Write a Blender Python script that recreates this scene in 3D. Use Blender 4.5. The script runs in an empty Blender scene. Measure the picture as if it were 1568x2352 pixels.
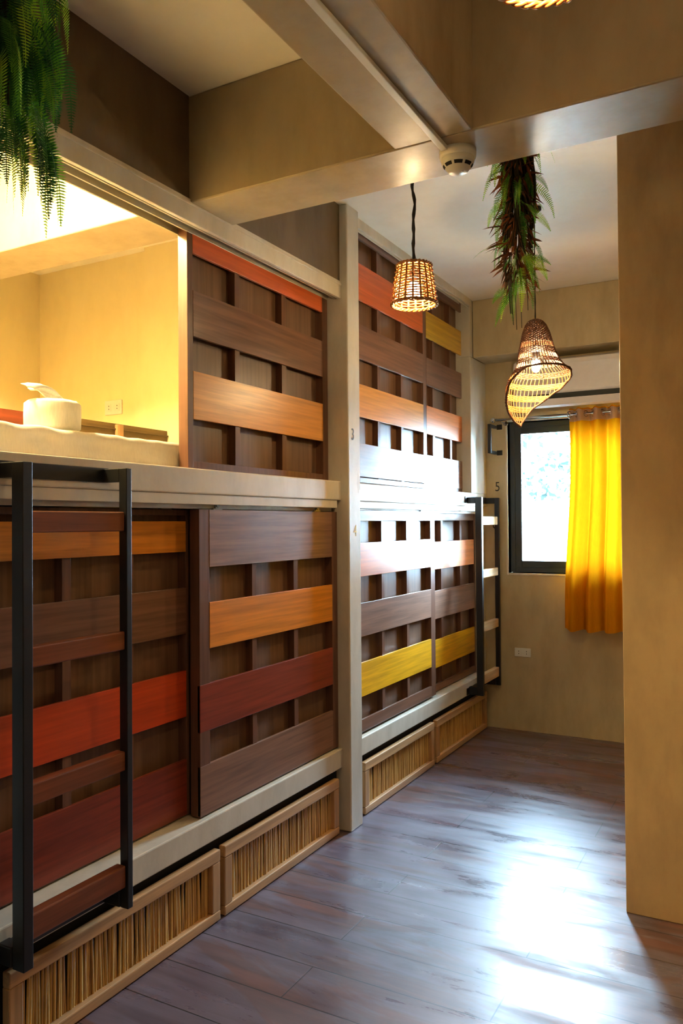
import bpy, bmesh, math, random
from mathutils import Vector, Matrix, noise
random.seed(7)
PI = math.pi
scene = bpy.context.scene
COL = scene.collection

# ------------------------------------------------------------------ camera
F_PX, YAW, PITCH, ROLL = 1807.9, -0.50331, 0.014244, 0.007485
cd = bpy.data.cameras.new('camera')
cam = bpy.data.objects.new('camera', cd)
COL.objects.link(cam)
fwd = Vector((math.sin(YAW)*math.cos(PITCH), math.cos(YAW)*math.cos(PITCH), math.sin(PITCH)))
rt = fwd.cross(Vector((0, 0, 1))).normalized()
dn = fwd.cross(rt)
cr = math.cos(ROLL)*rt + math.sin(ROLL)*dn
cdn = -math.sin(ROLL)*rt + math.cos(ROLL)*dn
M3 = Matrix((cr, -cdn, -fwd)).transposed()
cam.matrix_world = Matrix.Translation((0, 0, 1.5)) @ M3.to_4x4()
cd.sensor_fit = 'HORIZONTAL'
cd.sensor_width = 24.0
cd.lens = F_PX/1568*24.0
cd.clip_start = 0.02
cd.clip_end = 300
scene.camera = cam

# ------------------------------------------------------------------ colour management, sky, daylight
scene.view_settings.view_transform = 'Standard'
scene.view_settings.look = 'None'
scene.view_settings.gamma = 1.0
scene.view_settings.use_curve_mapping = False
scene.view_settings.exposure = 3.15

SKY = 22.0
WARM = (1.0, 0.74, 0.38)
LAMP_GAIN = 0.80
world = bpy.data.worlds.new('sky')
scene.world = world
world.use_nodes = True
bg = world.node_tree.nodes['Background']
bg.inputs['Color'].default_value = (0.54, 0.76, 1.0, 1)
bg.inputs['Strength'].default_value = SKY
pl = bpy.data.lights.new('window_portal', 'AREA')
pl.shape = 'RECTANGLE'
pl.size = 1.25
pl.size_y = 1.10
pl.cycles.is_portal = True
po = bpy.data.objects.new('window_portal', pl)
po.location = (-1.075, 5.70, 1.68)
po.rotation_euler = (-PI/2, 0, 0)
COL.objects.link(po)


# ------------------------------------------------------------------ materials
def srgb(h):
    h = h.lstrip('#')
    out = []
    for i in (0, 2, 4):
        c = int(h[i:i+2], 16)/255
        out.append(c/12.92 if c <= .04045 else ((c+.055)/1.055)**2.4)
    return tuple(out)+(1,)


def new_mat(name):
    m = bpy.data.materials.new(name)
    m.use_nodes = True
    nt = m.node_tree
    return m, nt, nt.nodes['Principled BSDF']


def mixcol(nt, fac, a, b):
    n = nt.nodes.new('ShaderNodeMix')
    n.data_type = 'RGBA'
    if isinstance(fac, (int, float)):
        n.inputs[0].default_value = fac
    else:
        nt.links.new(fac, n.inputs[0])
    for s, v in ((6, a), (7, b)):
        if isinstance(v, tuple):
            n.inputs[s].default_value = v
        else:
            nt.links.new(v, n.inputs[s])
    return n.outputs[2]


def noise_node(nt, scale, detail=4, stretch=(1, 1, 1), rough=.55, coord='Object', dist=0.0):
    tc = nt.nodes.new('ShaderNodeTexCoord')
    mp = nt.nodes.new('ShaderNodeMapping')
    mp.inputs['Scale'].default_value = stretch
    nt.links.new(tc.outputs[coord], mp.inputs['Vector'])
    n = nt.nodes.new('ShaderNodeTexNoise')
    n.inputs['Scale'].default_value = scale
    n.inputs['Detail'].default_value = detail
    n.inputs['Roughness'].default_value = rough
    n.inputs['Distortion'].default_value = dist
    nt.links.new(mp.outputs[0], n.inputs['Vector'])
    return n.outputs['Fac']


def ramp(nt, fac, p0, p1, v0=0.0, v1=1.0):
    r = nt.nodes.new('ShaderNodeMapRange')
    r.inputs['From Min'].default_value = p0
    r.inputs['From Max'].default_value = p1
    r.inputs['To Min'].default_value = v0
    r.inputs['To Max'].default_value = v1
    nt.links.new(fac, r.inputs['Value'])
    return r.outputs[0]


def bump(nt, bs, h, strength=.2, dist=.01):
    b = nt.nodes.new('ShaderNodeBump')
    b.inputs['Strength'].default_value = strength
    b.inputs['Distance'].default_value = dist
    nt.links.new(h, b.inputs['Height'])
    nt.links.new(b.outputs[0], bs.inputs['Normal'])


def plain(name, col, rough=.5, metal=0.0, spec=.5):
    m, nt, bs = new_mat(name)
    c = srgb(col)
    n = noise_node(nt, 30, 3)
    d = tuple(x*.88 for x in c[:3])+(1,)
    nt.links.new(mixcol(nt, n, c, d), bs.inputs['Base Color'])
    bs.inputs['Roughness'].default_value = rough
    bs.inputs['Metallic'].default_value = metal
    bs.inputs['Specular IOR Level'].default_value = spec
    return m


def cement(name, c1, c2, rough=.5, c3=None, streak=1.0):
    m, nt, bs = new_mat(name)
    n1 = noise_node(nt, 1.3, 6, (1, 1, .55), .6)
    n2 = noise_node(nt, 9, 5, (1, 1, .35*streak), .65)
    n3 = noise_node(nt, 60, 3)
    f1 = ramp(nt, n1, .35, .65)
    col = mixcol(nt, f1, srgb(c1), srgb(c2))
    f2 = ramp(nt, n2, .42, .72, 0, .55)
    col = mixcol(nt, f2, col, srgb(c3 or c2))
    nt.links.new(col, bs.inputs['Base Color'])
    nt.links.new(ramp(nt, n2, .3, .7, rough-.06, rough+.10), bs.inputs['Roughness'])
    bump(nt, bs, n3, .10, .004)
    return m


def wood(name, col, rough=.34, grain=.35, axis='Y', spec=.42, coat=0.0):
    m, nt, bs = new_mat(name)
    st = {'X': (1.2, 30, 30), 'Y': (30, 1.2, 30), 'Z': (30, 30, 1.2)}[axis]
    n = noise_node(nt, 1.6, 6, st, .62, dist=.3)
    n2 = noise_node(nt, 2.2, 1)
    c = srgb(col)
    dk = tuple(x*(1-grain*1.25) for x in c[:3])+(1,)
    lt = tuple(min(1, x*(1+grain*.4)) for x in c[:3])+(1,)
    cc = mixcol(nt, ramp(nt, n, .36, .66), lt, dk)
    cc = mixcol(nt, ramp(nt, n2, .3, .8, 0, .30), cc, dk)
    nt.links.new(cc, bs.inputs['Base Color'])
    nt.links.new(ramp(nt, n2, .3, .7, rough-.02, rough+.05), bs.inputs['Roughness'])
    bs.inputs['Specular IOR Level'].default_value = spec
    bs.inputs['Coat Weight'].default_value = coat
    bs.inputs['Coat Roughness'].default_value = .25
    bump(nt, bs, n, .08, .003)
    return m


M_WALL = cement('tan polished cement', '#C0AE88', '#AE9C78', .46, '#9E8B68')
M_BEAM = cement('warm grey cement', '#AE9C7E', '#9C8A6C', .37, '#92805F')
M_HEADER = cement('shade-darkened cement', '#6E5B42', '#5F4E38', .55, '#544533')  # shade of the unlit header wall is put into this darker brown
M_PILLAR = cement('pale cement', '#CBC2B2', '#B8AF9E', .33, '#A69C88')
M_LEDGE = cement('light ledge cement', '#D2C8B6', '#C0B5A2', .42, '#AEA28C')
M_CEIL = cement('painted ceiling', '#EEE8DE', '#E8E0D4', .5, '#E4DCCE')
M_CREAM = cement('cream paint', '#E6D6A8', '#E0CE9C', .6, '#DCCA98')
M_PART = cement('tan cement partition', '#BC9F74', '#A68A62', .46, '#927654')
M_OUTWALL = cement('white outdoor render', '#E8ECE8', '#DDE2DE', .8)
M_GROUND = cement('pale outdoor ground', '#6C766C', '#5E6860', .9)

M_BROWN = wood('brown stained wood', '#7A5542', .30, .30)
M_BROWNV = wood('brown stained wood upright', '#6E4A38', .32, .30, 'Z')
M_PANELB = wood('brown backing board', '#73543F', .36, .25, 'Z')
M_DARKP = wood('dark brown backing board', '#4E3A2E', .38, .25, 'Z')
M_ORANGE = wood('orange stained plank', '#CC6030', .30, .22)
M_TAN = wood('amber stained plank', '#D99240', .30, .22)
M_AMBER = wood('golden amber plank', '#D8862A', .32, .24)
M_RED = wood('dark red stained plank', '#8A3A26', .30, .30)
M_REDOR = wood('red orange plank', '#C8481F', .32, .22)
M_MUST = wood('mustard plank', '#C99A2E', .32, .25)
M_YELLOW = wood('yellow plank', '#E3A414', .32, .26)
M_PEACH = wood('peach orange plank', '#DA7F42', .36, .20)
M_BPLANK = wood('mid brown plank', '#8A644E', .37, .32)
M_FRAMEW = wood('pale natural timber frame', '#C69A6A', .42, .28)
M_FRAMEWV = wood('pale natural timber upright', '#C09262', .42, .28, 'Z')
M_RUNG = wood('red brown rung wood', '#7E4830', .32, .3)
M_RUNGL = wood('pale rung wood', '#D2AE80', .32, .25)
M_BOARD = wood('red brown headboard wood', '#7B3A22', .4, .3)
M_BOARD2 = wood('olive brown headboard wood', '#6C5530', .4, .3)

M_BLACK = plain('black powder coated steel', '#121214', .42, .0, .5)
M_GAP = plain('black fitting and gap shade', '#0B0A0A', .8)  # black fittings; also painted shade in gaps, slots and the foot recess
M_STEEL = plain('zinc steel', '#A8ABA8', .3, .9)
M_CHROME = plain('chrome', '#D8DCE0', .12, 1.0)
M_ALU = plain('painted track metal', '#B8B09A', .35, .3)
M_WHITEP = plain('white plastic', '#DCDAD2', .35)
M_AC = plain('glossy white air conditioner plastic', '#E6E2E4', .08)
M_DARKSLOT = plain('dark vent slot', '#2A2E2C', .6)
M_WINFR = plain('dark blue grey window aluminium', '#2B353C', .35, .2)
M_CORD = plain('black twisted cord', '#1A1614', .6)
M_INK = plain('black paint', '#2A241F', .6)
M_GOLD = plain('yellow paint', '#D8B040', .5)
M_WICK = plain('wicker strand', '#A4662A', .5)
M_WICK_SHADED = plain('shaded wicker strand', '#5E3516', .6)  # shaded copy of the strand, backlit dark put into its colour
M_FOL = None


def reed_mat():
    m, nt, bs = new_mat('bamboo reed')
    n = noise_node(nt, 1.0, 1, (1, 75, .6))
    n2 = noise_node(nt, 14, 4, (1, 3, 1))
    a = mixcol(nt, ramp(nt, n, .35, .65), srgb('#E2B868'), srgb('#A0702E'))
    a = mixcol(nt, ramp(nt, n2, .5, .75, 0, .5), a, srgb('#6C4620'))
    nt.links.new(a, bs.inputs['Base Color'])
    bs.inputs['Roughness'].default_value = .45
    return m


M_REED = reed_mat()


def floor_mat():
    m, nt, bs = new_mat('wood look floor tile')
    tc = nt.nodes.new('ShaderNodeTexCoord')
    mp = nt.nodes.new('ShaderNodeMapping')
    # joints: rows 0.1965 m along Y, tiles 1.24 m along X
    mp.inputs['Location'].default_value = (1.39+1.24*4, -2.300+0.1965*30, 0)
    nt.links.new(tc.outputs['Object'], mp.inputs['Vector'])
    br = nt.nodes.new('ShaderNodeTexBrick')
    br.offset = .5
    br.offset_frequency = 2
    br.inputs['Scale'].default_value = 1.0
    br.inputs['Brick Width'].default_value = 1.24
    br.inputs['Row Height'].default_value = .1965
    br.inputs['Mortar Size'].default_value = .0022
    br.inputs['Mortar Smooth'].default_value = .1
    br.inputs['Color1'].default_value = (.35, .35, .35, 1)
    br.inputs['Color2'].default_value = (.75, .75, .75, 1)
    nt.links.new(mp.outputs[0], br.inputs['Vector'])
    grain = noise_node(nt, 1.3, 7, (1.6, 16, 1), .62, dist=.6)
    big = noise_node(nt, 1.5, 4, (1, 3.2, 1), .55)
    smear = noise_node(nt, 1.25, 8, (1.0, 5.5, 1), .68, dist=.4)
    blot = noise_node(nt, 5.0, 2, (1, 1.6, 1), .5, dist=.3)
    c = mixcol(nt, ramp(nt, grain, .33, .68), srgb('#70483F'), srgb('#40302F'))
    c = mixcol(nt, ramp(nt, big, .35, .7, 0, .6), c, srgb('#4C4248'))
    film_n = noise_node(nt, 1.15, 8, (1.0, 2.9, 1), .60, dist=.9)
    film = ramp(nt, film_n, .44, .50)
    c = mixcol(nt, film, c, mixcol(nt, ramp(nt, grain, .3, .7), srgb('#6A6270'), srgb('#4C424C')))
    sep = nt.nodes.new('ShaderNodeSeparateColor')
    nt.links.new(br.outputs['Color'], sep.inputs[0])
    c = mixcol(nt, ramp(nt, sep.outputs[0], .35, .75, 0, .18), c, srgb('#7A4634'))
    c = mixcol(nt, br.outputs['Fac'], c, srgb('#15100E'))
    nt.links.new(c, bs.inputs['Base Color'])
    r1 = ramp(nt, smear, .40, .62, .27, .50)
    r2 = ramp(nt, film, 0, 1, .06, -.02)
    ad = nt.nodes.new('ShaderNodeMath')
    ad.operation = 'ADD'
    nt.links.new(r1, ad.inputs[0])
    nt.links.new(r2, ad.inputs[1])
    nt.links.new(ad.outputs[0], bs.inputs['Roughness'])
    bs.inputs['Specular IOR Level'].default_value = .85
    inv = nt.nodes.new('ShaderNodeMath')
    inv.operation = 'MULTIPLY_ADD'
    inv.inputs[1].default_value = -1.0
    nt.links.new(br.outputs['Fac'], inv.inputs[0])
    g2 = ramp(nt, grain, 0, 1, 0, .03)
    nt.links.new(g2, inv.inputs[2])
    bump(nt, bs, inv.outputs[0], .35, .0022)
    return m


M_FLOOR = floor_mat()


def glass_mat():
    m = bpy.data.materials.new('window glass')
    m.use_nodes = True
    nt = m.node_tree
    nt.nodes.clear()
    o = nt.nodes.new('ShaderNodeOutputMaterial')
    t = nt.nodes.new('ShaderNodeBsdfTransparent')
    t.inputs[0].default_value = (.93, .97, .97, 1)
    g = nt.nodes.new('ShaderNodeBsdfGlossy')
    g.inputs['Roughness'].default_value = .02
    mx = nt.nodes.new('ShaderNodeMixShader')
    fr = nt.nodes.new('ShaderNodeFresnel')
    fr.inputs[0].default_value = 1.35
    nt.links.new(fr.outputs[0], mx.inputs[0])
    nt.links.new(t.outputs[0], mx.inputs[1])
    nt.links.new(g.outputs[0], mx.inputs[2])
    nt.links.new(mx.outputs[0], o.inputs[0])
    return m


M_GLASS = glass_mat()


def cloth_mat(name, col, trans, weave=500, f=.55):
    m = bpy.data.materials.new(name)
    m.use_nodes = True
    nt = m.node_tree
    nt.nodes.clear()
    o = nt.nodes.new('ShaderNodeOutputMaterial')
    d = nt.nodes.new('ShaderNodeBsdfDiffuse')
    t = nt.nodes.new('ShaderNodeBsdfTranslucent')
    n = noise_node(nt, 1.0, 3, (160, 160, 25), .6)
    k = srgb(col)
    dk = tuple(x*.82 for x in k[:3])+(1,)
    nt.links.new(mixcol(nt, n, k, dk), d.inputs[0])
    k2 = srgb(trans)
    dk2 = tuple(x*.75 for x in k2[:3])+(1,)
    nt.links.new(mixcol(nt, ramp(nt, n, .35, .65), k2, dk2), t.inputs[0])
    mx = nt.nodes.new('ShaderNodeMixShader')
    mx.inputs[0].default_value = f
    nt.links.new(d.outputs[0], mx.inputs[1])
    nt.links.new(t.outputs[0], mx.inputs[2])
    nt.links.new(mx.outputs[0], o.inputs[0])
    return m


M_CURT = cloth_mat('yellow curtain cloth', '#D98A10', '#C07A08', f=.20)
M_CURTH = cloth_mat('pale curtain header cloth', '#D9B79A', '#E8C8A8', f=.35)
M_SHEET = cloth_mat('white cotton sheet', '#F0E8D8', '#F0E8D8', f=.1)
M_PAPER = cloth_mat('soft white paper', '#F6F2E8', '#F6F2E8', f=.25)


def emis(name, col, s):
    m = bpy.data.materials.new(name)
    m.use_nodes = True
    nt = m.node_tree
    nt.nodes.clear()
    o = nt.nodes.new('ShaderNodeOutputMaterial')
    e = nt.nodes.new('ShaderNodeEmission')
    e.inputs[0].default_value = tuple(col)+(1,)
    e.inputs[1].default_value = s
    nt.links.new(e.outputs[0], o.inputs[0])
    return m


def leaf_mat(name, a, b, sc=12):
    m = bpy.data.materials.new(name)
    m.use_nodes = True
    nt = m.node_tree
    nt.nodes.clear()
    o = nt.nodes.new('ShaderNodeOutputMaterial')
    d = nt.nodes.new('ShaderNodeBsdfPrincipled')
    d.inputs['Roughness'].default_value = .45
    t = nt.nodes.new('ShaderNodeBsdfTranslucent')
    n = noise_node(nt, sc, 2)
    c = mixcol(nt, ramp(nt, n, .38, .62), srgb(a), srgb(b))
    nt.links.new(c, d.inputs['Base Color'])
    nt.links.new(c, t.inputs[0])
    mx = nt.nodes.new('ShaderNodeMixShader')
    mx.inputs[0].default_value = .4
    nt.links.new(d.outputs[0], mx.inputs[1])
    nt.links.new(t.outputs[0], mx.inputs[2])
    nt.links.new(mx.outputs[0], o.inputs[0])
    return m


M_FERN = leaf_mat('fern green', '#7AB83C', '#3E8028')
M_FERNL = leaf_mat('light fern green', '#C0E040', '#84C03A')
M_FERNB = leaf_mat('bluish fern green', '#2F6E3A', '#1E4A26')
M_DRY = leaf_mat('brown dry leaf', '#8A4A22', '#4E3018')
M_MOSS = leaf_mat('dark moss stem', '#3C3018', '#2A2C16', 30)
M_TREE = leaf_mat('outdoor leaves', '#20302A', '#141F1C', 3)


# ------------------------------------------------------------------ mesh helpers
def tag(o, label=None, cat=None, group=None, kind=None):
    if label:
        o['label'] = label
    if cat:
        o['category'] = cat
    if group:
        o['group'] = group
    if kind:
        o['kind'] = kind
    return o


def box(bm, x0, x1, y0, y1, z0, z1, mi=0):
    vs = [bm.verts.new(p) for p in ((x0, y0, z0), (x1, y0, z0), (x1, y1, z0), (x0, y1, z0),
                                    (x0, y0, z1), (x1, y0, z1), (x1, y1, z1), (x0, y1, z1))]
    for f in ((0, 3, 2, 1), (4, 5, 6, 7), (0, 1, 5, 4), (1, 2, 6, 5), (2, 3, 7, 6), (3, 0, 4, 7)):
        fc = bm.faces.new([vs[i] for i in f])
        fc.material_index = mi
    return vs


def tube(bm, pts, r, n=6, mi=0, closed=False, cap=True, smooth=True):
    rr = r if callable(r) else (lambda t: r)
    pts = [Vector(p) for p in pts]
    N = len(pts)
    rings = []
    up = None
    for i, p in enumerate(pts):
        if closed:
            d = pts[(i+1) % N]-pts[(i-1) % N]
        else:
            d = pts[min(i+1, N-1)]-pts[max(i-1, 0)]
        if d.length < 1e-9:
            d = Vector((0, 0, 1))
        d.normalize()
        if up is None:
            up = Vector((0, 0, 1)) if abs(d.z) < .9 else Vector((1, 0, 0))
        a = d.cross(up)
        if a.length < 1e-6:
            a = d.orthogonal()
        a.normalize()
        b = a.cross(d)
        up = b
        R = rr(i/max(1, N-1))
        rings.append([bm.verts.new(p+R*(math.cos(2*PI*k/n)*a+math.sin(2*PI*k/n)*b)) for k in range(n)])
    m = N if closed else N-1
    for i in range(m):
        A, B = rings[i], rings[(i+1) % N]
        for k in range(n):
            f = bm.faces.new((A[k], A[(k+1) % n], B[(k+1) % n], B[k]))
            f.material_index = mi
            f.smooth = smooth
    if cap and not closed:
        bm.faces.new(rings[0][::-1]).material_index = mi
        bm.faces.new(rings[-1]).material_index = mi


def lathe(bm, prof, c=(0, 0, 0), n=32, mi=0, smooth=True):
    c = Vector(c)
    rings = []
    for r, z in prof:
        if r < 1e-6:
            rings.append([bm.verts.new(c+Vector((0, 0, z)))])
        else:
            rings.append([bm.verts.new(c+Vector((r*math.cos(2*PI*k/n), r*math.sin(2*PI*k/n), z))) for k in range(n)])
    for A, B in zip(rings, rings[1:]):
        for k in range(n):
            k2 = (k+1) % n
            if len(A) == 1 and len(B) == 1:
                continue
            if len(A) == 1:
                f = bm.faces.new((A[0], B[k2], B[k]))
            elif len(B) == 1:
                f = bm.faces.new((A[k], A[k2], B[0]))
            else:
                f = bm.faces.new((A[k], A[k2], B[k2], B[k]))
            f.smooth = smooth
            f.material_index = mi


def obj(name, bm, mats, parent=None, bevel=0.0, seg=2):
    me = bpy.data.meshes.new(name)
    bmesh.ops.recalc_face_normals(bm, faces=bm.faces)
    bm.to_mesh(me)
    bm.free()
    for m in (mats if isinstance(mats, (list, tuple)) else [mats]):
        me.materials.append(m)
    o = bpy.data.objects.new(name, me)
    COL.objects.link(o)
    if parent is not None:
        o.parent = parent
        o.matrix_parent_inverse = Matrix.Translation(parent.location).inverted() if False else Matrix.Identity(4)
    if bevel:
        b = o.modifiers.new('bevel', 'BEVEL')
        b.width = bevel
        b.segments = seg
        b.limit_method = 'ANGLE'
    return o


def empty(name, loc, label, cat, group=None):
    o = bpy.data.objects.new(name, None)
    o.empty_display_size = .05
    o.location = loc
    COL.objects.link(o)
    return tag(o, label, cat, group)


def struct(name, boxes, mat, bevel=0.0):
    bm = bmesh.new()
    for b in boxes:
        box(bm, *b)
    return tag(obj(name, bm, mat, None, bevel), kind='structure')


def bx(name, dims, mat, parent=None, bevel=0.0, off=None):
    """one box mesh; dims in world coordinates, moved into the parent's frame"""
    bm = bmesh.new()
    x0, x1, y0, y1, z0, z1 = dims
    if parent is not None:
        L = parent.location
        if parent.parent:
            L = L+parent.parent.location
        x0 -= L.x; x1 -= L.x; y0 -= L.y; y1 -= L.y; z0 -= L.z; z1 -= L.z
    box(bm, x0, x1, y0, y1, z0, z1)
    return obj(name, bm, mat, parent, bevel)


# ------------------------------------------------------------------ room shell
FX = -1.862          # face of the bunk ledges
BX = -4.02           # back of the bunks
ZC = 3.07            # ceiling
ZB = 2.675           # underside of beams
YW = 5.60            # far wall
RX = 1.30            # right wall
NY = -1.60           # wall behind the camera

struct('floor', [(BX, RX, NY, YW, -.08, 0)], M_FLOOR)
struct('ceiling', [(BX, RX, NY, YW, ZC, ZC+.1)], M_CEIL)
struct('wall_right', [(RX, RX+.1, NY, YW, 0, ZC)], M_WALL)
struct('wall_front', [(BX, RX, NY-.1, NY, 0, ZC)], M_WALL)
struct('wall_left', [(BX-.1, BX, NY, YW, 0, ZC)], M_CREAM)
# far wall with the window hole
WX0, WX1, WZ0, WZ1 = -1.700, -.45, 1.13, 2.226
bm = bmesh.new()
box(bm, BX, WX0, YW, YW+.15, 0, ZC)
box(bm, WX1, RX, YW, YW+.15, 0, ZC)
box(bm, WX0, WX1, YW, YW+.15, 0, WZ0)
box(bm, WX0, WX1, YW, YW+.15, WZ1, ZC)
tag(obj('wall_back', bm, M_WALL), kind='structure')
# partition standing out on the right
struct('wall_partition', [(-.520, RX, 3.181, 3.31, 0, ZC)], M_PART, .004)

# beams
struct('trim_1', [(BX, RX, 2.245, 2.500, ZB, ZC)], M_BEAM, .006)                      # cross beam
struct('trim_2', [(-1.035, -.775, NY, 2.245, ZB, ZC)], M_BEAM, .006)                  # beam along the corridor
struct('trim_3', [(-1.862, RX, 5.325, YW, 2.665, ZC)], M_WALL, .006)                  # beam over the far window
# header wall over the near bunk opening and its track fascia
struct('trim_4', [(-1.99, FX, 1.36, 2.245, 2.68, ZC), (-1.99, FX, 2.500, 3.38, 2.68, ZC)], M_HEADER)
bm = bmesh.new()
box(bm, -1.873, FX+.006, 1.36, 3.38, 2.605, 2.690)
box(bm, -1.873, FX+.010, 1.36, 3.38, 2.668, 2.678)
tag(obj('trim_5', bm, M_LEDGE, None, .002), kind='structure')
bm = bmesh.new()
for xa in (-1.880, -1.927, -1.980):
    box(bm, xa-.007, xa, 1.36, 3.38, 2.606, 2.680)
box(bm, -1.987, -1.873, 1.36, 3.38, 2.672, 2.680)
tag(obj('trim_6', bm, M_ALU, None, .001), kind='structure')
# far bay: track fascia right under the ceiling
bm = bmesh.new()
box(bm, -1.873, FX+.004, 3.505, 5.30, 3.020, 3.070)
box(bm, -1.880, -1.873, 3.505, 5.30, 3.012, 3.070)
box(bm, -1.932, -1.927, 3.505, 5.24, 3.035, 3.070)
tag(obj('trim_7', bm, M_LEDGE, None, .002), kind='structure')

# pillars and the partition walls between bays
struct('trim_8', [(-1.94, -1.820, 3.380, 3.505, 0, ZC)], M_PILLAR, .006)
struct('trim_9', [(BX, -1.94, 3.40, 3.49, 0, ZC)], M_CREAM)
struct('trim_10', [(-1.94, -1.820, 1.235, 1.360, 0, ZC)], M_PILLAR, .006)
struct('trim_11', [(BX, -1.94, 1.26, 1.345, 0, ZC)], M_CREAM)
struct('trim_12', [(BX, -1.94, NY, 1.26, 0, ZC)], M_HEADER)
# step on the end wall inside the open bunk
struct('trim_13', [(-3.11, -1.99, 3.355, 3.40, 1.71, ZC), (-3.17, -3.11, 3.355, 3.40, 1.71, 2.74)], M_CREAM)
# pilaster at the far end, above and below the ledge
struct('trim_14', [(-1.99, FX, 5.275, YW, 1.706, 2.665), (-1.99, FX, 5.275, 5.325, 2.665, 3.07)], M_PILLAR, .004)
struct('trim_15', [(-1.99, -1.878, 5.545, YW, .40, 1.61)], M_PILLAR, .003)


# ledges: a concrete slab per bunk level and bay
def ledge(name, y0, y1, z0, z1, xb=BX):
    bm = bmesh.new()
    box(bm, xb, FX, y0, y1, z0, z1)
    return tag(obj(name, bm, M_LEDGE, None, .005), kind='structure')


ledge('trim_16', 1.36, 3.38, 1.612, 1.706)
ledge('trim_17', 3.505, YW, 1.612, 1.706)
ledge('trim_18', 1.36, 3.38, .310, .402)
ledge('trim_19', 3.505, YW, .310, .402)
# track cover rails below the upper ledges
struct('trim_20', [(-1.90, -1.868, 1.36, 3.35, 1.574, 1.612), (-1.905, -1.900, 1.36, 3.35, 1.558, 1.612)], M_LEDGE, .002)
struct('trim_21', [(-1.90, -1.868, 3.505, 5.545, 1.576, 1.612), (-1.905, -1.900, 3.505, 5.545, 1.560, 1.612)], M_LEDGE, .002)
# track channel filled with black in place of the gap's shade
struct('trim_22', [(-1.99, -1.905, 1.36, 3.38, 1.585, 1.612)], M_GAP)
struct('trim_23', [(-1.99, -1.905, 3.505, 5.545, 1.585, 1.612)], M_GAP)
# black sheet behind the reed panels, standing in for the recess's shade
struct('recess_shade_left', [(-1.93, -1.90, 1.36, 3.38, 0, .31), (-1.93, -1.90, 3.505, YW, 0, .31)], M_GAP)


# ------------------------------------------------------------------ the far window
def make_window():
    w = bpy.data.objects.new('window_1', None)
    w.location = (WX0, YW, WZ0)
    COL.objects.link(w)
    tag(w, kind='structure')
    y0, y1 = YW+.035, YW+.085
    g = .004

    def fr(xa, xb, za, zb, t, ya, yb, name, mat):
        bm = bmesh.new()
        for b in ((xa, xa+t, ya, yb, za, zb), (xb-t, xb, ya, yb, za, zb),
                  (xa+t, xb-t, ya, yb, za, za+t), (xa+t, xb-t, ya, yb, zb-t, zb)):
            box(bm, b[0]-WX0, b[1]-WX0, b[2]-YW, b[3]-YW, b[4]-WZ0, b[5]-WZ0)
        return obj(name, bm, mat, w, .003)
    fr(WX0+g, WX1-g, WZ0+g, WZ1-g, .038, y0, y1, 'window_frame', M_WINFR)
    mid = (WX0+WX1)/2
    fr(WX0+.040, mid+.02, WZ0+.040, WZ1-.040, .048, y0+.006, y1-.008, 'sash', M_WINFR)
    fr(mid-.02, WX1-.040, WZ0+.040, WZ1-.040, .048, y0+.012, y1+.004, 'sash', M_WINFR)
    bx('pane', (WX0+.088, mid-.024, y0+.022, y0+.027, WZ0+.088, WZ1-.088), M_GLASS, w)
    bx('pane', (mid+.022, WX1-.088, y0+.030, y0+.035, WZ0+.088, WZ1-.088), M_GLASS, w)


make_window()
# pale reveal lining of the window hole
bm = bmesh.new()
t = .014
box(bm, WX0-t, WX0, YW-.006, YW+.15, WZ0-t, WZ1+t)
box(bm, WX1, WX1+t, YW-.006, YW+.15, WZ0-t, WZ1+t)
box(bm, WX0, WX1, YW-.006, YW+.15, WZ0-t, WZ0)
box(bm, WX0, WX1, YW-.006, YW+.15, WZ1, WZ1+t)
tag(obj('trim_24', bm, M_LEDGE, None, .002), kind='structure')

# ------------------------------------------------------------------ sliding doors


def door(label, X, y0, y1, z0, z1, rows, munts, stile=.030, side_r=.030, thick=.042, group=None, hangers=(),
         back=None, hmat=None, rail=None):
    """rows: (z_low, z_high, material, left_over, right_over); munts: list of front Y spans"""
    back = back or M_PANELB
    rail = rail or M_BROWN
    d = empty('sliding_door', (X, (y0+y1)/2, z0), label, 'sliding door', group)
    fr = bmesh.new()
    L = d.location

    def bb(bm, x0, x1, a, b, c, e):
        box(bm, x0-L.x, x1-L.x, a-L.y, b-L.y, c-L.z, e-L.z)
    bb(fr, X-thick, X, y0, y0+stile, z0, z1)
    bb(fr, X-thick, X, y1-side_r, y1, z0, z1)
    bb(fr, X-thick, X-.001, y0+stile, y1-side_r, z0, z0+.028)
    bb(fr, X-thick, X-.001, y0+stile, y1-side_r, z1-.022, z1)
    obj('frame', fr, M_BROWNV, d, .0015)
    bp = bmesh.new()
    bb(bp, X-thick-.006, X-thick+.002, y0+.004, y1-.004, z0+.004, z1-.004)
    obj('back_panel', bp, back, d)
    for a, b in munts:
        bm = bmesh.new()
        bb(bm, X-thick, X-.006, a, b, z0+.028, z1-.022)
        obj('muntin', bm, M_BROWNV, d, .001)
    for (za, zb, mat, lo, ro) in rows:
        bm = bmesh.new()
        bb(bm, X-.012, X+.001, y0+(0 if lo else stile), y1-(0 if ro else side_r), za, zb)
        obj('plank', bm, mat, d, .0012)
    for hy in hangers:
        bm = bmesh.new()
        bb(bm, X-.020, X-.004, hy-.028, hy+.028, z1, z1+.005)
        bb(bm, X-.016, X-.008, hy-.010, hy+.010, z1+.005, z1+.020)
        tube(bm, [(X-.022-L.x, hy-L.y, z1+.018-L.z), (X-.002-L.x, hy-L.y, z1+.018-L.z)], .010, 10)
        obj('hanger', bm, M_STEEL, d, .0008)
    return d


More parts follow.
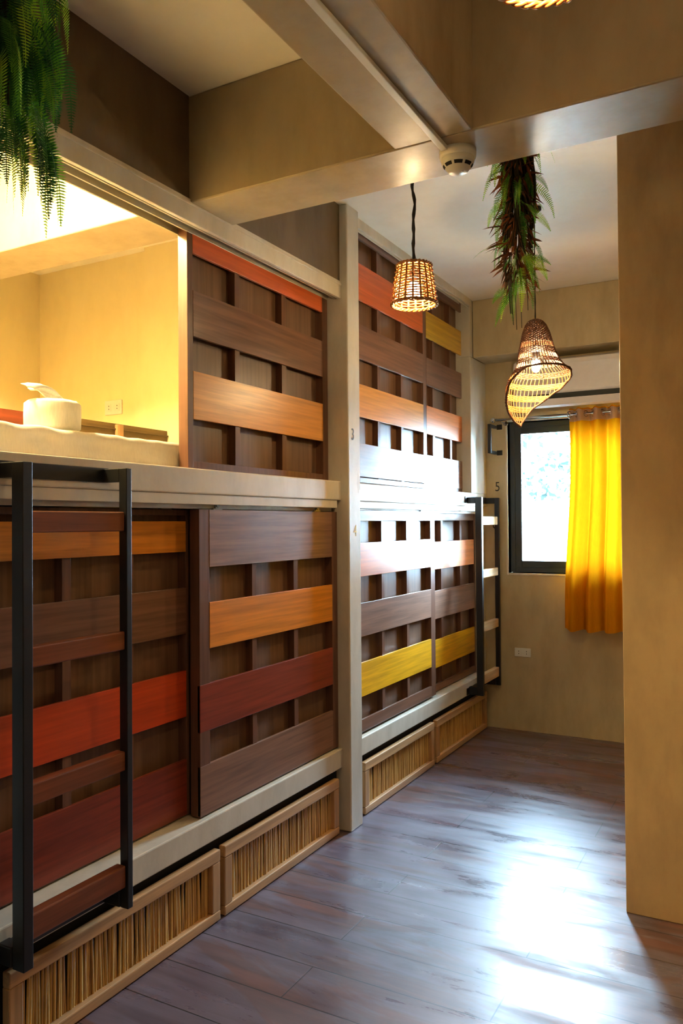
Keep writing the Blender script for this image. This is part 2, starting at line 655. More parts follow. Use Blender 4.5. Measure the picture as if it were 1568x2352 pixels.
# U1: upper door of the near bunk, slid to the right
door('tall dark brown sliding door with orange top plank beside the open bunk', -1.930, 2.313, 3.374, 1.712, 2.660,
     [(2.534, 2.640, M_ORANGE, 0, 0), (2.216, 2.392, M_BROWN, 0, 0), (1.901, 2.084, M_TAN, 0, 0), ],
     [(2.618, 2.652), (2.970, 3.006)], stile=.032, side_r=.050, back=M_PANELB, group='sliding doors of the bunks')
# L1: lower front door of the near bunk
door('front lower sliding door left of the pillar with golden and dark red planks', -1.885, 2.320, 3.376, .408, 1.556,
     [(1.337, 1.555, M_BPLANK, 0, 0), (1.029, 1.203, M_AMBER, 0, 0), (.721, .898, M_RED, 1, 0), (.412, .595, M_BPLANK, 1, 0)],
     [(2.666, 2.697), (2.986, 3.020)], stile=.060, side_r=.052, hangers=(2.44, 3.20), group='sliding doors of the bunks')
# L0: lower rear door behind the near ladder
door('shadowed lower sliding door behind the near ladder with amber and red orange planks', -1.950, 1.372, 2.372, .408, 1.556,
     [(1.397, 1.512, M_AMBER, 0, 0), (1.088, 1.262, M_BROWN, 0, 0), (.777, .950, M_REDOR, 0, 0), (.412, .618, M_RED, 0, 0)],
     [(1.737, 1.772), (2.02, 2.05)], stile=.03, side_r=.052, back=M_PANELB, hangers=(1.475, 2.22),
     group='sliding doors of the bunks')
# U2 / U3 upper doors of the far bunk
door('upper far sliding door beside the pillar with orange red plank behind the small lamp', -1.885, 3.512, 4.528, 1.710, 3.050,
     [(2.985, 3.048, M_BROWN, 0, 0), (2.666, 2.858, M_ORANGE, 0, 0), (2.358, 2.536, M_BROWN, 0, 0), (2.054, 2.225, M_TAN, 0, 0),
      (1.742, 1.916, M_BPLANK, 0, 0)],
     [(3.853, 3.886), (4.160, 4.193)], stile=.03, side_r=.052, group='sliding doors of the bunks')
door('upper far sliding door with mustard plank, next to the far wall', -1.930, 4.560, 5.500, 1.712, 3.048,
     [(2.985, 3.046, M_BROWN, 0, 0), (2.680, 2.850, M_MUST, 0, 0), (2.375, 2.552, M_BROWN, 0, 0), (2.064, 2.245, M_PEACH, 0, 0),
      (1.735, 1.930, M_BPLANK, 0, 0)],
     [(4.752, 4.785), (5.061, 5.094)], stile=.075, side_r=.085, group='sliding doors of the bunks')
# L2 / L3 lower doors of the far bunk
door('lower far sliding door right of the pillar with peach top plank and bright yellow plank', -1.885, 3.512, 4.640, .416, 1.569,
     [(1.511, 1.568, M_BPLANK, 0, 0), (1.222, 1.397, M_PEACH, 0, 0), (.910, 1.084, M_BPLANK, 0, 0), (.600, .775, M_YELLOW, 0, 0),
      (.418, .482, M_BROWN, 0, 0)],
     [(3.884, 3.918), (4.218, 4.250)], stile=.03, side_r=.070, hangers=(3.66, 4.46), group='sliding doors of the bunks')
door('lower far sliding door partly behind the far ladder with a yellow plank', -1.930, 4.690, 5.530, .408, 1.572,
     [(1.513, 1.571, M_BPLANK, 0, 0), (1.196, 1.375, M_PEACH, 0, 0), (.876, 1.058, M_BPLANK, 0, 0), (.560, .740, M_YELLOW, 0, 0),
      (.410, .455, M_BROWN, 0, 0)],
     [(4.873, 4.912), (5.229, 5.268)], stile=.03, side_r=.03, group='sliding doors of the bunks')


# ------------------------------------------------------------------ reed panels at the foot
def reed_panel(label, y0, y1, z1=.268, golden=0):
    d = empty('reed_panel', (FX, (y0+y1)/2, 0), label, 'vent panel', 'reed panels under the bunks')
    L = d.location
    fw, X = .048, FX+.004
    z0 = .004
    for nm, b, m in (('rail', (X-.03, X, y0, y1, z0, z0+.036), M_FRAMEW), ('rail', (X-.03, X, y0, y1, z1-.044, z1), M_FRAMEW),
                     ('stile', (X-.031, X-.001, y0, y0+fw, z0+.036, z1-.044), M_FRAMEWV),
                     ('stile', (X-.031, X-.001, y1-fw, y1, z0+.036, z1-.044), M_FRAMEWV)):
        bm = bmesh.new()
        box(bm, b[0]-L.x, b[1]-L.x, b[2]-L.y, b[3]-L.y, b[4], b[5])
        obj(nm, bm, m, d, .004, 2)
    bm = bmesh.new()
    y = y0+fw-.004
    while y < y1-fw:
        w = random.uniform(.0085, .0135)
        x = X-.026+random.uniform(-.002, .002)
        tl = random.uniform(-.0025, .0025)
        pts = [(x-L.x, y+w/2-L.y+tl*k, z0+.03+(z1-.070)*(k/3)) for k in range(4)]
        tube(bm, pts, w/2*random.uniform(.85, 1.02), 6, cap=False)
        y += w*random.uniform(.92, 1.06)
    obj('reeds', bm, M_REED, d)
    return d


reed_panel('reed panel in a timber frame nearest the camera, below the near ladder', 1.465, 2.404)
reed_panel('reed panel in a timber frame directly left of the pillar', 2.431, 3.333)
reed_panel('golden reed panel in a timber frame directly right of the pillar', 3.607, 4.545)
reed_panel('golden reed panel in a timber frame at the far corner below the far ladder', 4.588, 5.560)


# ------------------------------------------------------------------ ladders
def ladder(label, dy, rm):
    d = empty('bunk_ladder', (FX, 1.63+dy, .32), label, 'ladder', 'black steel ladders on the bunks')
    L = d.location

    def b(name, x0, x1, y0, y1, z0, z1, m, par=d, bev=.002):
        bm = bmesh.new()
        box(bm, x0-L.x, x1-L.x, y0+dy-L.y, y1+dy-L.y, z0-L.z, z1-L.z)
        return obj(name, bm, m, par, bev)
    b('post', -1.800, -1.755, 1.428, 1.460, .315, 1.672, M_BLACK)
    b('post', -1.788, -1.756, 1.812, 1.834, .318, 1.676, M_BLACK)
    for ya, yb, zz in ((1.428, 1.460, 1.672), (1.812, 1.834, 1.676)):
        b('top_arm', FX+.006, -1.800 if ya < 1.5 else -1.788, ya, yb, zz-.042, zz, M_BLACK)
        b('bottom_arm', FX+.006, -1.800 if ya < 1.5 else -1.788, ya-.004, yb+.004, .318, .372, M_BLACK, bev=.004)
    b('back_plate', FX+.001, FX+.006, 1.39, 1.838, 1.634, 1.680, M_BLACK)
    b('back_plate', FX+.001, FX+.006, 1.39, 1.838, .318, .364, M_BLACK)
    for z0, z1 in ((1.480, 1.540), (1.114, 1.171), (.742, .802), (.384, .452)):
        b('rung', -1.800, -1.764, 1.460, 1.812, z0, z1, rm, bev=.004)
    return d


ladder('black steel ladder with red brown rungs standing in the left foreground', 0, M_RUNG)
ladder('black steel ladder with pale wooden rungs at the far wall under the number 5', 3.74, M_RUNGL)


# ------------------------------------------------------------------ text marks
def number(txt, loc, rot, size, mat, label):
    c = bpy.data.curves.new('number', 'FONT')
    c.body = txt
    c.size = size
    c.extrude = .0006
    c.align_x = 'CENTER'
    c.align_y = 'CENTER'
    c.space_character = .9
    t = bpy.data.objects.new('tmp', c)
    COL.objects.link(t)
    dg = bpy.context.evaluated_depsgraph_get()
    me = bpy.data.meshes.new_from_object(t.evaluated_get(dg))
    bpy.data.objects.remove(t)
    me.materials.clear()
    me.materials.append(mat)
    o = bpy.data.objects.new('painted_number', me)
    o.location = loc
    o.rotation_euler = rot
    o.scale = (.82, 1, 1)
    COL.objects.link(o)
    return tag(o, label, 'number')


rX = (PI/2, 0, PI/2)
number('3', (-1.8193, 3.425, 1.935), rX, .082, M_INK, 'black painted number 3 high on the pillar front')
number('4', (-1.8193, 3.445, 1.460), rX, .080, M_GOLD, 'faint yellow number 4 on the pillar front, below the 3')
rY = (PI/2, 0, 0)
number('5', (-1.778, YW-.0007, 1.756), rY, .098, M_INK, 'black number 5 on the far wall left of the window')
number('6', (-1.800, YW-.0007, 1.482), rY, .098, M_INK, 'black number 6 on the far wall half hidden behind the ladder')


# ------------------------------------------------------------------ sockets
def socket(label, origin, rot, w=.118, h=.062):
    d = empty('wall_socket', origin, label, 'power socket')
    d.rotation_euler = rot
    bm = bmesh.new()
    box(bm, -w/2, w/2, -.008, 0, -h/2, h/2)
    obj('cover_plate', bm, M_WHITEP, d, .003)
    for sx in (-.24, .24):
        bm = bmesh.new()
        box(bm, sx*w-.017, sx*w+.017, -.0095, -.008, -.022, .022)
        o = obj('outlet', bm, M_WHITEP, d, .001)
        bm = bmesh.new()
        for sz in (-.0085, .0085):
            box(bm, sx*w-.0022, sx*w+.0022, -.0101, -.0095, sz-.0035, sz+.0035)
        obj('pin_slots', bm, M_GAP, o)
    return d


socket('white double power socket low on the far wall under the window', (-1.602, YW, .561), (0, 0, 0))
socket('cream double power socket on the wall inside the open lit bunk', (-3.391, 3.40, 2.189), (0, 0, 0), .135, .085)

# ------------------------------------------------------------------ open bunk contents
# mattress with fitted sheet
d = empty('mattress', (-2.45, 2.36, 1.706), 'thick mattress in a creased white sheet inside the open lit bunk', 'mattress')
bm = bmesh.new()
NYm, x0m, x1m, ztop = 90, -2.90, -1.992, 1.812
prof = [(x1m, 1.7065)]
for k in range(1, 7):
    prof.append((x1m+.004*math.sin(k), 1.7065+(ztop-.025-1.7065)*k/6))
for k in range(1, 5):
    a = PI/2*k/4
    prof.append((x1m-.025+.025*math.cos(a), ztop-.025+.025*math.sin(a)))
for k in range(1, 15):
    prof.append((x1m-.025-(x1m-.025-x0m)*k/14, ztop))
prof += [(x0m, 1.7065)]
rows = []
for i in range(NYm+1):
    y = 1.37+(3.345-1.37)*i/NYm
    row = []
    for j, (x, z) in enumerate(prof):
        n = noise.noise(Vector((y*5+z*9, x*3, z*14+y*6)))
        n2 = noise.noise(Vector((y*14-z*30, x*6, 3)))
        dx = (.010*n+.006*n2) if 0 < j < 10 else 0
        dz = (.006*n+.004*n2) if j >= 8 and j < len(prof)-1 else 0
        row.append(bm.verts.new((min(x+dx, -1.984)+2.45, y-2.36, z+dz-1.706)))
    rows.append(row)
for A, B in zip(rows, rows[1:]):
    for k in range(len(prof)-1):
        f = bm.faces.new((A[k], B[k], B[k+1], A[k+1]))
        f.smooth = True
bm.faces.new(rows[0])
bm.faces.new(rows[-1][::-1])
obj('sheet', bm, M_SHEET, d)
bx('pad', (-2.895, -2.02, 1.38, 3.335, 1.708, 1.79), M_WHITEP, d, .01)

# roll of soft paper
d = empty('tissue_roll', (-2.12, 1.845, 1.818), 'round white roll of soft paper with one sheet sticking up, on the mattress', 'tissue roll')
bm = bmesh.new()
R, Hh = .091, .098
lathe(bm, [(.022, 0), (R-.008, 0), (R, .008), (R+.001, Hh*.5), (R, Hh-.012), (R-.012, Hh), (.03, Hh-.004), (.022, Hh-.02), (.022, 0)], n=40)
for v in bm.verts:
    v.co += .0025*noise.noise_vector(v.co*40)
obj('roll', bm, M_PAPER, d)
bm = bmesh.new()
g = []
for i in range(13):
    t = i/12
    r = []
    for j in range(9):
        s = j/8-.5
        w = .11*(1-.45*t)
        fx = -.02+.02*math.sin(s*9)*(.3+t)
        fy = .055*(1-t)*1.2-.085*t+s*w*(.9-.2*t)
        fz = Hh-.015+.075*math.sin(t*PI*.55)+.012*math.sin(s*7+t*3)-.020*t*t
        r.append(bm.verts.new((fx, fy, fz)))
    g.append(r)
for A, B in zip(g, g[1:]):
    for k in range(8):
        bm.faces.new((A[k], A[k+1], B[k+1], B[k])).smooth = True
tail = obj('loose_sheet', bm, M_PAPER, d)
sm = tail.modifiers.new('thick', 'SOLIDIFY')
sm.thickness = .0015

# boards along the back of the mattress
d = empty('headboard', (-2.95, 2.6, 1.706), 'low wooden board along the back of the mattress in the open bunk', 'headboard')
o = bx('board', (-2.965, -2.945, 1.42, 2.60, 1.706, 2.012), M_BOARD, d, .002)
o['label'] = 'red brown left board'
o = bx('board', (-2.965, -2.945, 2.60, 3.352, 1.706, 2.018), M_BOARD2, d, .002)
o['label'] = 'olive brown right board'
bx('ledge', (-2.950, -2.935, 2.60, 3.352, 1.985, 1.992), M_BOARD2, d, .001)
bx('stud', (-2.943, -2.925, 2.955, 3.000, 1.706, 2.012), M_FRAMEWV, d, .002)

# ceiling lamp inside the bunk
M_BULBI = emis('bunk lamp glow', (1.0, .79, .40), 130)
d = empty('bunk_lamp', (-2.55, 1.56, ZC), 'round ceiling lamp inside the open bunk above the mattress', 'lamp')
bm = bmesh.new()
lathe(bm, [(0, 0), (.11, 0), (.11, -.015), (.10, -.02), (0, -.02)])
obj('base', bm, M_WHITEP, d)
bm = bmesh.new()
lathe(bm, [(.085, -.0205), (.088, -.045), (.07, -.075), (.04, -.088), (0, -.092)])
obj('diffuser', bm, M_BULBI, d)


# ------------------------------------------------------------------ wicker pendants
def cord(bm, p0, p1, r, kinks=0, n=6):
    p0, p1 = Vector(p0), Vector(p1)
    N = 30
    pts = []
    for i in range(N+1):
        t = i/N
        p = p0.lerp(p1, t)
        k = kinks*math.sin(t*PI)
        p += Vector((k*noise.noise(Vector((t*7, 0, 3))), k*noise.noise(Vector((t*7, 5, 3))), 0))
        pts.append(p)
    tube(bm, pts, (lambda t: r*(1+.25*math.sin(t*60))) if kinks else r, n)


def bulb_parts(d, zc, power, r=.028, glow=WARM):
    bm = bmesh.new()
    lathe(bm, [(0, .082), (.016, .082), (.019, .075), (.019, .03), (.015, .028), (0, .028)], (0, 0, zc), 16)
    obj('lamp_holder', bm, M_GAP, d)
    bm = bmesh.new()
    lathe(bm, [(.012, .034), (.017, .022), (r, .002), (r*1.02, -.010), (r*.8, -.028), (r*.4, -.038), (0, -.040)], (0, 0, zc), 20)
    area = 4*PI*r*r
    obj('bulb', bm, emis('warm bulb', glow, power/(PI*area)), d)


def drum_lamp(label, loc, zt, zb, rt_, rb, cord_top, power, kinks=.02, nst=18, rings=15, sr=.0032):
    """woven drum; loc = axis x, y and bottom z"""
    d = empty('pendant_lamp', (loc[0], loc[1], zb), label, 'lamp')
    Hh = zt-zb
    bm = bmesh.new()

    def rad(z):
        return rb+(rt_-rb)*(z/Hh)**1.1

    def band(k):
        z = .006+k*(Hh-.012)/(rings-1)
        return z
    for k in range(rings):
        z = band(k)
        ph = PI if k % 2 else 0
        N = nst*6
        pts = []
        for i in range(N):
            a = 2*PI*i/N
            w = .0042*math.sin(a*nst/2+ph)
            rr = rad(z)+w
            pts.append((rr*math.cos(a), rr*math.sin(a), z+.0015*noise.noise(Vector((a*3, k*2.1, 0)))))
        tube(bm, pts, sr, 5, closed=True)
    for s in range(nst):
        for off in (-.022, .022):
            a = 2*PI*(s+.5)/nst+off/ (rb/.09)
            pts = [(rad(z)*math.cos(a), rad(z)*math.sin(a), z) for z in [Hh*i/8 for i in range(9)]]
            tube(bm, pts, .0026, 5)
    # rims: plaited double rope
    for zr, rr in ((.002, rb), (Hh-.002, rt_)):
        for q in (0, PI):
            pts = []
            N = nst*8
            for i in range(N):
                a = 2*PI*i/N
                pts.append(((rr+.004*math.cos(a*nst*.75+q))*math.cos(a), (rr+.004*math.cos(a*nst*.75+q))*math.sin(a),
                            zr+.004*math.sin(a*nst*.75+q)))
            tube(bm, pts, .0042, 5, closed=True)
    # top disc weave
    for k in range(1, 6):
        rr = rt_*k/6
        tube(bm, [(rr*math.cos(2*PI*i/40), rr*math.sin(2*PI*i/40), Hh+.002*math.sin(i*1.5+k*PI)) for i in range(40)], .0045, 5, closed=True)
    for s in range(nst):
        a = 2*PI*(s+.5)/nst
        tube(bm, [(.008*math.cos(a), .008*math.sin(a), Hh), (rt_*math.cos(a), rt_*math.sin(a), Hh)], .0026, 5)
    obj('shade', bm, M_WICK, d)
    bm = bmesh.new()
    cord(bm, (0, 0, Hh*.70), (0, 0, cord_top-zb), .0062, kinks)
    obj('cord', bm, M_CORD, d)
    bm = bmesh.new()
    lathe(bm, [(0, 0), (.035, 0), (.035, -.012), (.012, -.03), (0, -.03)], (0, 0, cord_top-zb-.0005), 20)
    obj('ceiling_rose', bm, M_GAP, d)
    bulb_parts(d, Hh*.40, power)
    return d


drum_lamp('small lit wicker drum lamp hanging before the orange plank', (-1.256, 2.90), 2.532, 2.374, .068, .090, ZC, 2.2*LAMP_GAIN)
drum_lamp('wicker lamp cut by the top edge of the photo, right of the beam', (-.366, 1.50), 2.745, 2.560, .088, .113, ZC, 2.6*LAMP_GAIN, .005, 22, 20, .0045)


def bell_lamp():
    c = Vector((-1.035, 3.90))
    zt = 2.510
    d = empty('pendant_lamp', (c.x, c.y, 1.98), 'large lit wicker bell lamp with slanted opening and bands coloured dark as backlit near the window', 'lamp')
    prof = [(2.510, .012), (2.500, .034), (2.480, .050), (2.44, .066), (2.40, .076), (2.36, .086), (2.32, .096), (2.28, .112),
            (2.25, .137), (2.22, .155), (2.18, .163), (2.14, .160), (2.10, .150), (2.05, .128), (2.01, .098), (1.98, .070)]
    ctr = [(2.51, 0), (2.35, .006), (2.3, .014), (2.25, .030), (2.2, .022), (2.1, .002), (1.98, -.026)]
    right = Vector((.967, .255))
    front = Vector((.255, -.967))

    def interp(tab, z):
        if z >= tab[0][0]:
            return tab[0][1]
        for (za, a), (zb, b) in zip(tab, tab[1:]):
            if z >= zb:
                t = (za-z)/(za-zb)
                return a+(b-a)*t
        return tab[-1][1]
    rim = [(0, 2.250), (45, 2.262), (90, 2.262), (125, 2.255), (150, 2.20), (165, 2.12), (180, 2.06), (205, 2.00), (222, 1.982), (240, 2.01),
           (270, 2.10), (300, 2.165), (330, 2.215), (360, 2.250)]

    def rimz(deg):
        deg %= 360
        for (a, za), (b, zb) in zip(rim, rim[1:]):
            if deg <= b:
                t = (deg-a)/(b-a)
                t = t*t*(3-2*t)*.4+t*.6
                return za+(zb-za)*t
        return 2.25

    def P(deg, z, dr=0):
        a = math.radians(deg)
        r = interp(prof, z)+dr
        off = interp(ctr, z)
        q = right*(r*math.cos(a)+off)+front*(r*math.sin(a))
        return Vector((q.x, q.y, z-1.98))
    outer, inner = bmesh.new(), bmesh.new()
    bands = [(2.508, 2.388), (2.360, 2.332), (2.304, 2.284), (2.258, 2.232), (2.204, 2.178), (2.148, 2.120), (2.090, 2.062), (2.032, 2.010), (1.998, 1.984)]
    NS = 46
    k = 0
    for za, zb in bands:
        dark = outer if za > 2.24 else inner  # upper bands get the backlit shade colour, lower ones the bulb-lit amber
        z = za
        while z > zb:
            run = []
            runs = []
            st = 3
            for deg in range(0, 361, st):
                if z >= rimz(deg) and not (deg == 360):
                    run.append(deg)
                else:
                    if len(run) > 1:
                        runs.append(run)
                    run = []
            if len(run) > 1:
                runs.append(run)
            full = z >= 2.263
            ph = PI*(k % 2)
            if full:
                tube(dark, [P(g, z, .0016*math.sin(math.radians(g)*NS/2+ph)) for g in range(0, 360, st)], .0026, 5, closed=True)
            else:
                if len(runs) >= 2 and runs[0][0] == 0 and runs[-1][-1] >= 357:
                    runs[0] = [g-360 for g in runs[-1]]+runs[0]
                    runs.pop()
                for rr in runs:
                    tube(dark, [P(g, z, .0016*math.sin(math.radians(g)*NS/2+ph)) for g in rr], .0026, 5)
            z -= .0056
            k += 1
    for s in range(NS):
        g = 360*s/NS
        zr = rimz(g)
        n = 12
        tube(outer, [P(g, 2.508+(2.240-2.508)*i/n) for i in range(n+1)], .0022, 5)
        if zr < 2.235:
            tube(inner, [P(g, 2.240+(zr-2.240)*i/n) for i in range(n+1)], .0022, 5)
    # plaited rim
    for q in (0, PI):
        tube(outer, [P(g, rimz(g), .003*math.cos(g*.9+q))+Vector((0, 0, .003*math.sin(g*.9+q))) for g in range(0, 360, 3)], .0048, 5, closed=True)
    o = obj('shade', outer, M_WICK_SHADED, d)
    o['label'] = 'upper weave and rim, coloured dark as backlit'
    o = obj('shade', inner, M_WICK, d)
    o['label'] = 'amber lower weave, coloured for its bulb-lit inside'
    bm = bmesh.new()
    cord(bm, (0, 0, 2.36-1.98), (0, 0, ZC-1.98), .0032, .003)
    obj('cord', bm, M_CORD, d)
    bm = bmesh.new()
    lathe(bm, [(0, 0), (.035, 0), (.035, -.012), (.012, -.03), (0, -.03)], (0, 0, ZC-1.98-.0005), 20)
    obj('ceiling_rose', bm, M_GAP, d)
    bulb_parts(d, 2.285-1.98, 4.0*LAMP_GAIN, .022)


bell_lamp()
# two added pendants out of view, fill light for partition and near ceiling
drum_lamp('added unseen fill lamp, wicker drum in the near right bay', (.70, .55), 2.45, 2.27, .088, .113, ZC, 3.2*LAMP_GAIN, .01)
drum_lamp('added unseen fill lamp, wicker drum in the near left bay beside the bunks', (-1.20, .30), 2.45, 2.27, .088, .113, ZC, 0.40*LAMP_GAIN, .01)

# ------------------------------------------------------------------ smoke detector and its cable duct
d = empty('smoke_detector', (-.865, 2.352, ZB), 'white round smoke detector on the beam crossing', 'smoke detector')
bm = bmesh.new()
lathe(bm, [(0, 0), (.058, 0), (.058, -.022), (.052, -.026), (0, -.026)], n=40)
obj('base', bm, M_WHITEP, d)
bm = bmesh.new()
lathe(bm, [(.052, -.026), (.0515, -.038), (.050, -.042), (.032, -.064), (.026, -.069), (0, -.071)], n=40)
obj('cap', bm, M_WHITEP, d)
bm = bmesh.new()
for k in range(8):
    a0 = 2*PI*(k+.12)/8
    a1 = 2*PI*(k+.88)/8
    v = []
    for j in range(7):
        a = a0+(a1-a0)*j/6
        v.append((bm.verts.new((.0475*math.cos(a), .0475*math.sin(a), -.0458)), bm.verts.new((.0405*math.cos(a), .0405*math.sin(a), -.0545))))
    for A, B in zip(v, v[1:]):
        bm.faces.new((A[0], B[0], B[1], A[1]))
o = obj('vent_slots', bm, M_GAP, d)
bm = bmesh.new()
lathe(bm, [(0, -.0570), (.004, -.0575), (.003, -.060), (0, -.061)], (.018, -.008, -.0115), 10)
obj('indicator_light', bm, M_CHROME, d)
bm = bmesh.new()
box(bm, -.011, .011, NY-.4, 2.30-.4, -.014, 0)
o = obj('cable_duct', bm, M_WHITEP, None, .002)
o.location = (-.889, .4, ZB-.0002)
tag(o, 'thin white cable duct running along the beam to the smoke detector', 'cable duct')

# ------------------------------------------------------------------ air conditioner over the window
d = empty('air_conditioner', (-1.16, YW, 2.29), 'glossy pale wall air conditioner above the window behind the bell lamp', 'air conditioner')
bm = bmesh.new()
pr = [(0, .33), (-.175, .33), (-.205, .315), (-.215, .28), (-.215, .10), (-.205, .085), (0, .085)]
W2 = .43


def extr(bm, pr, x0, x1):
    A = [bm.verts.new((x0, y, z)) for y, z in pr]
    B = [bm.verts.new((x1, y, z)) for y, z in pr]
    n = len(pr)
    for k in range(n):
        bm.faces.new((A[k], A[(k+1) % n], B[(k+1) % n], B[k]))
    bm.faces.new(A[::-1])
    bm.faces.new(B)


extr(bm, pr, -W2, W2)
obj('body', bm, M_AC, d, .006, 3)
bm = bmesh.new()
extr(bm, [(-.205, .0845), (-.195, .050), (-.03, .030), (-.03, .0845)], -W2+.02, W2-.02)
obj('air_outlet', bm, M_DARKSLOT, d, .002)
bm = bmesh.new()
extr(bm, [(-.208, .050), (-.196, .006), (-.17, -.006), (-.166, .0), (-.190, .012), (-.200, .050)], -W2+.005, W2-.005)
obj('louver', bm, M_AC, d, .001)
for xa in (-W2, W2-.025):
    bm = bmesh.new()
    box(bm, xa, xa+.025, -.205, -.02, .01, .084)
    obj('end_cap', bm, M_WHITEP, d, .004)

# ------------------------------------------------------------------ curtain and rod
RZ, RY = 2.235, 5.500
d = empty('curtain_rod', (-1.76, RY, RZ), 'thin chrome curtain rod above the window', 'curtain rod')
bm = bmesh.new()
tube(bm, [(0.005, 0, 0), (1.50, 0, 0)], .0095, 12)
obj('rod', bm, M_CHROME, d)
for xx, s in ((0.0, -1), (1.505, 1)):
    bm = bmesh.new()
    tube(bm, [(xx+s*t, 0, 0) for t in (-.005, 0, .004, .012, .022, .030, .034)], lambda t: .004+.015*math.sin(PI*min(1, t*1.05)), 12)
    obj('finial', bm, M_CHROME, d)
for xx in (.05, 1.45):
    bm = bmesh.new()
    tube(bm, [(xx, 0, -.010), (xx, .004, -.018), (xx, YW-RY-.004, -.018)], .005, 8)
    tube(bm, [(xx, YW-RY-.006, -.018), (xx, YW-RY, -.018)], .018, 14)
    obj('bracket', bm, M_CHROME, d)

d = empty('curtain', (-1.24, RY, .76), 'yellow grommet curtain hanging over the right part of the window', 'curtain')
NX, NZ = 230, 60
cx0, cx1, cz0, cz1 = -1.235, -.46, .755, 2.275
folds = 7.0


def curt(u, v):
    # u along the rod 0..1, v from the top 0..1
    x = cx0+(cx1-cx0)*u
    flare = -.050*(1-u)*(v**1.1)+.012*(1-u)*math.sin(v*5.5)
    a = 2*PI*folds*u+.5*math.sin(v*2.2+u*5)*v
    amp = .034*(1-.15*v)+.012*v*math.sin(u*11)
    y = amp*math.sin(a)+.010*math.sin(2.3*a+1)*v+.010*noise.noise(Vector((u*9, v*2.5, 1)))*(.3+v)
    z = cz1-(cz1-cz0)*v+.008*math.sin(a*1.0+1)*v
    if v < .01:
        z += .004*math.sin(a*2)
    z += .022*u*0
    return Vector((x+flare+.010*math.cos(a)*(v+.2), RY+y-.004, z))


def sheet_mesh(bm, v0, v1, nz, mi=0):
    g = []
    for i in range(nz+1):
        v = v0+(v1-v0)*i/nz
        g.append([bm.verts.new(curt(j/NX, v)-d.location) for j in range(NX+1)])
    for A, B in zip(g, g[1:]):
        for k in range(NX):
            f = bm.faces.new((A[k], A[k+1], B[k+1], B[k]))
            f.smooth = True


bm = bmesh.new()
sheet_mesh(bm, .0, 1.0, NZ)
cu = obj('cloth', bm, M_CURT, d)
bm = bmesh.new()
sheet_mesh(bm, .006, .058, 6)
for v in bm.verts:
    v.co.y -= .0035
hd = obj('header_tape', bm, M_CURTH, d)
hd['label'] = 'pale header band with grommets'
# grommets where the cloth crosses the rod
for k in range(int(folds*2)):
    u = (k+.5)/(folds*2)
    p = curt((k)/(folds*2)+.0001, .027)
    bm = bmesh.new()
    tube(bm, [(0.003*math.sin(0), .021*math.cos(2*PI*i/20), .021*math.sin(2*PI*i/20)) for i in range(20)], .0042, 6, closed=True)
    g = obj('grommet', bm, M_CHROME, d)
    g.location = Vector((p.x, RY-.002, RZ))-d.location
    g.rotation_euler = (0, 0, .5 if k % 2 else -.5)

# ------------------------------------------------------------------ black grab handle on the far wall
d = empty('grab_handle', (-1.79, YW, 2.10), 'black metal grab handle on the far wall left of the window', 'handle')
bm = bmesh.new()
box(bm, -.012, .012, -.145, -.125, -.105, .105)
obj('grip', bm, M_BLACK, d, .002)
for s in (-1, 1):
    bm = bmesh.new()
    box(bm, -.012, .012, -.125, 0, s*.094-.011, s*.094+.011)
    obj('arm', bm, M_BLACK, d, .002)
    bm = bmesh.new()
    box(bm, .012, .052, -.006, 0, s*.094-.018, s*.094+.018)
    tube(bm, [(.036, -.006, s*.094), (.036, -.011, s*.094)], .007, 10)
    obj('screw_plate', bm, M_BLACK, d, .001)


# ------------------------------------------------------------------ ferns
def frond(bm, o, dr, L, W, droop=1.0, n=16, mi=0, curl=0):
    """dr: start direction; the rachis bends down"""
    p = Vector(o)
    v = Vector(dr).normalized()
    seg = L/n
    pts = [p.copy()]
    dirs = [v.copy()]
    for i in range(n):
        v = (v+Vector((0, 0, -1))*droop*.16+Vector((random.uniform(-.03, .03), random.uniform(-.03, .03), 0))).normalized()
        p = p+v*seg
        pts.append(p.copy())
        dirs.append(v.copy())
    side0 = Vector((random.uniform(-1, 1), random.uniform(-1, 1), .15))
    # thin rachis
    for i in range(0, n, 2):
        a, b = pts[i], pts[min(n, i+2)]
        s = dirs[i].cross(side0).normalized()*.0012
        bm.faces.new([bm.verts.new(q) for q in (a-s, a+s, b+s*.6, b-s*.6)]).material_index = mi
    for i in range(1, n+1):
        t = i/n
        w = W*(math.sin(PI*min(1, t*.9+.12))**.7)*(1-.55*t)+.003
        d_ = dirs[i]
        s = d_.cross(side0)
        if s.length < .01:
            s = d_.orthogonal()
        s.normalize()
        nrm = s.cross(d_)
        for sg in (-1, 1):
            for h in (0, .5):
                base = pts[i]-d_*seg*h
                tip = base+s*sg*w+d_*w*.22-nrm*w*.12
                q = d_*min(seg*.13, .0011+w*.03)
                mid = base.lerp(tip, .55)
                bm.faces.new([bm.verts.new(x) for x in (base-q, mid-q*1.25, tip, mid+q*1.1, base+q)]).material_index = mi


def lance(bm, o, dr, L, W):
    v = Vector(dr).normalized()
    s = v.cross(Vector((random.uniform(-1, 1), random.uniform(-1, 1), .3))).normalized()
    p = Vector(o)
    g = Vector((0, 0, -1))
    a = p+v*L*.35+s*W
    b = p+v*L*.35-s*W
    c = p+v*L*.75+g*L*.1+s*W*.6
    e = p+v*L*.75+g*L*.1-s*W*.6
    tip = p+v*L+g*L*.2
    va, vb, vc, ve, vp, vt = [bm.verts.new(q) for q in (a, b, c, e, p, tip)]
    bm.faces.new((vp, va, vb))
    bm.faces.new((va, vc, ve, vb))
    bm.faces.new((vc, vt, ve))


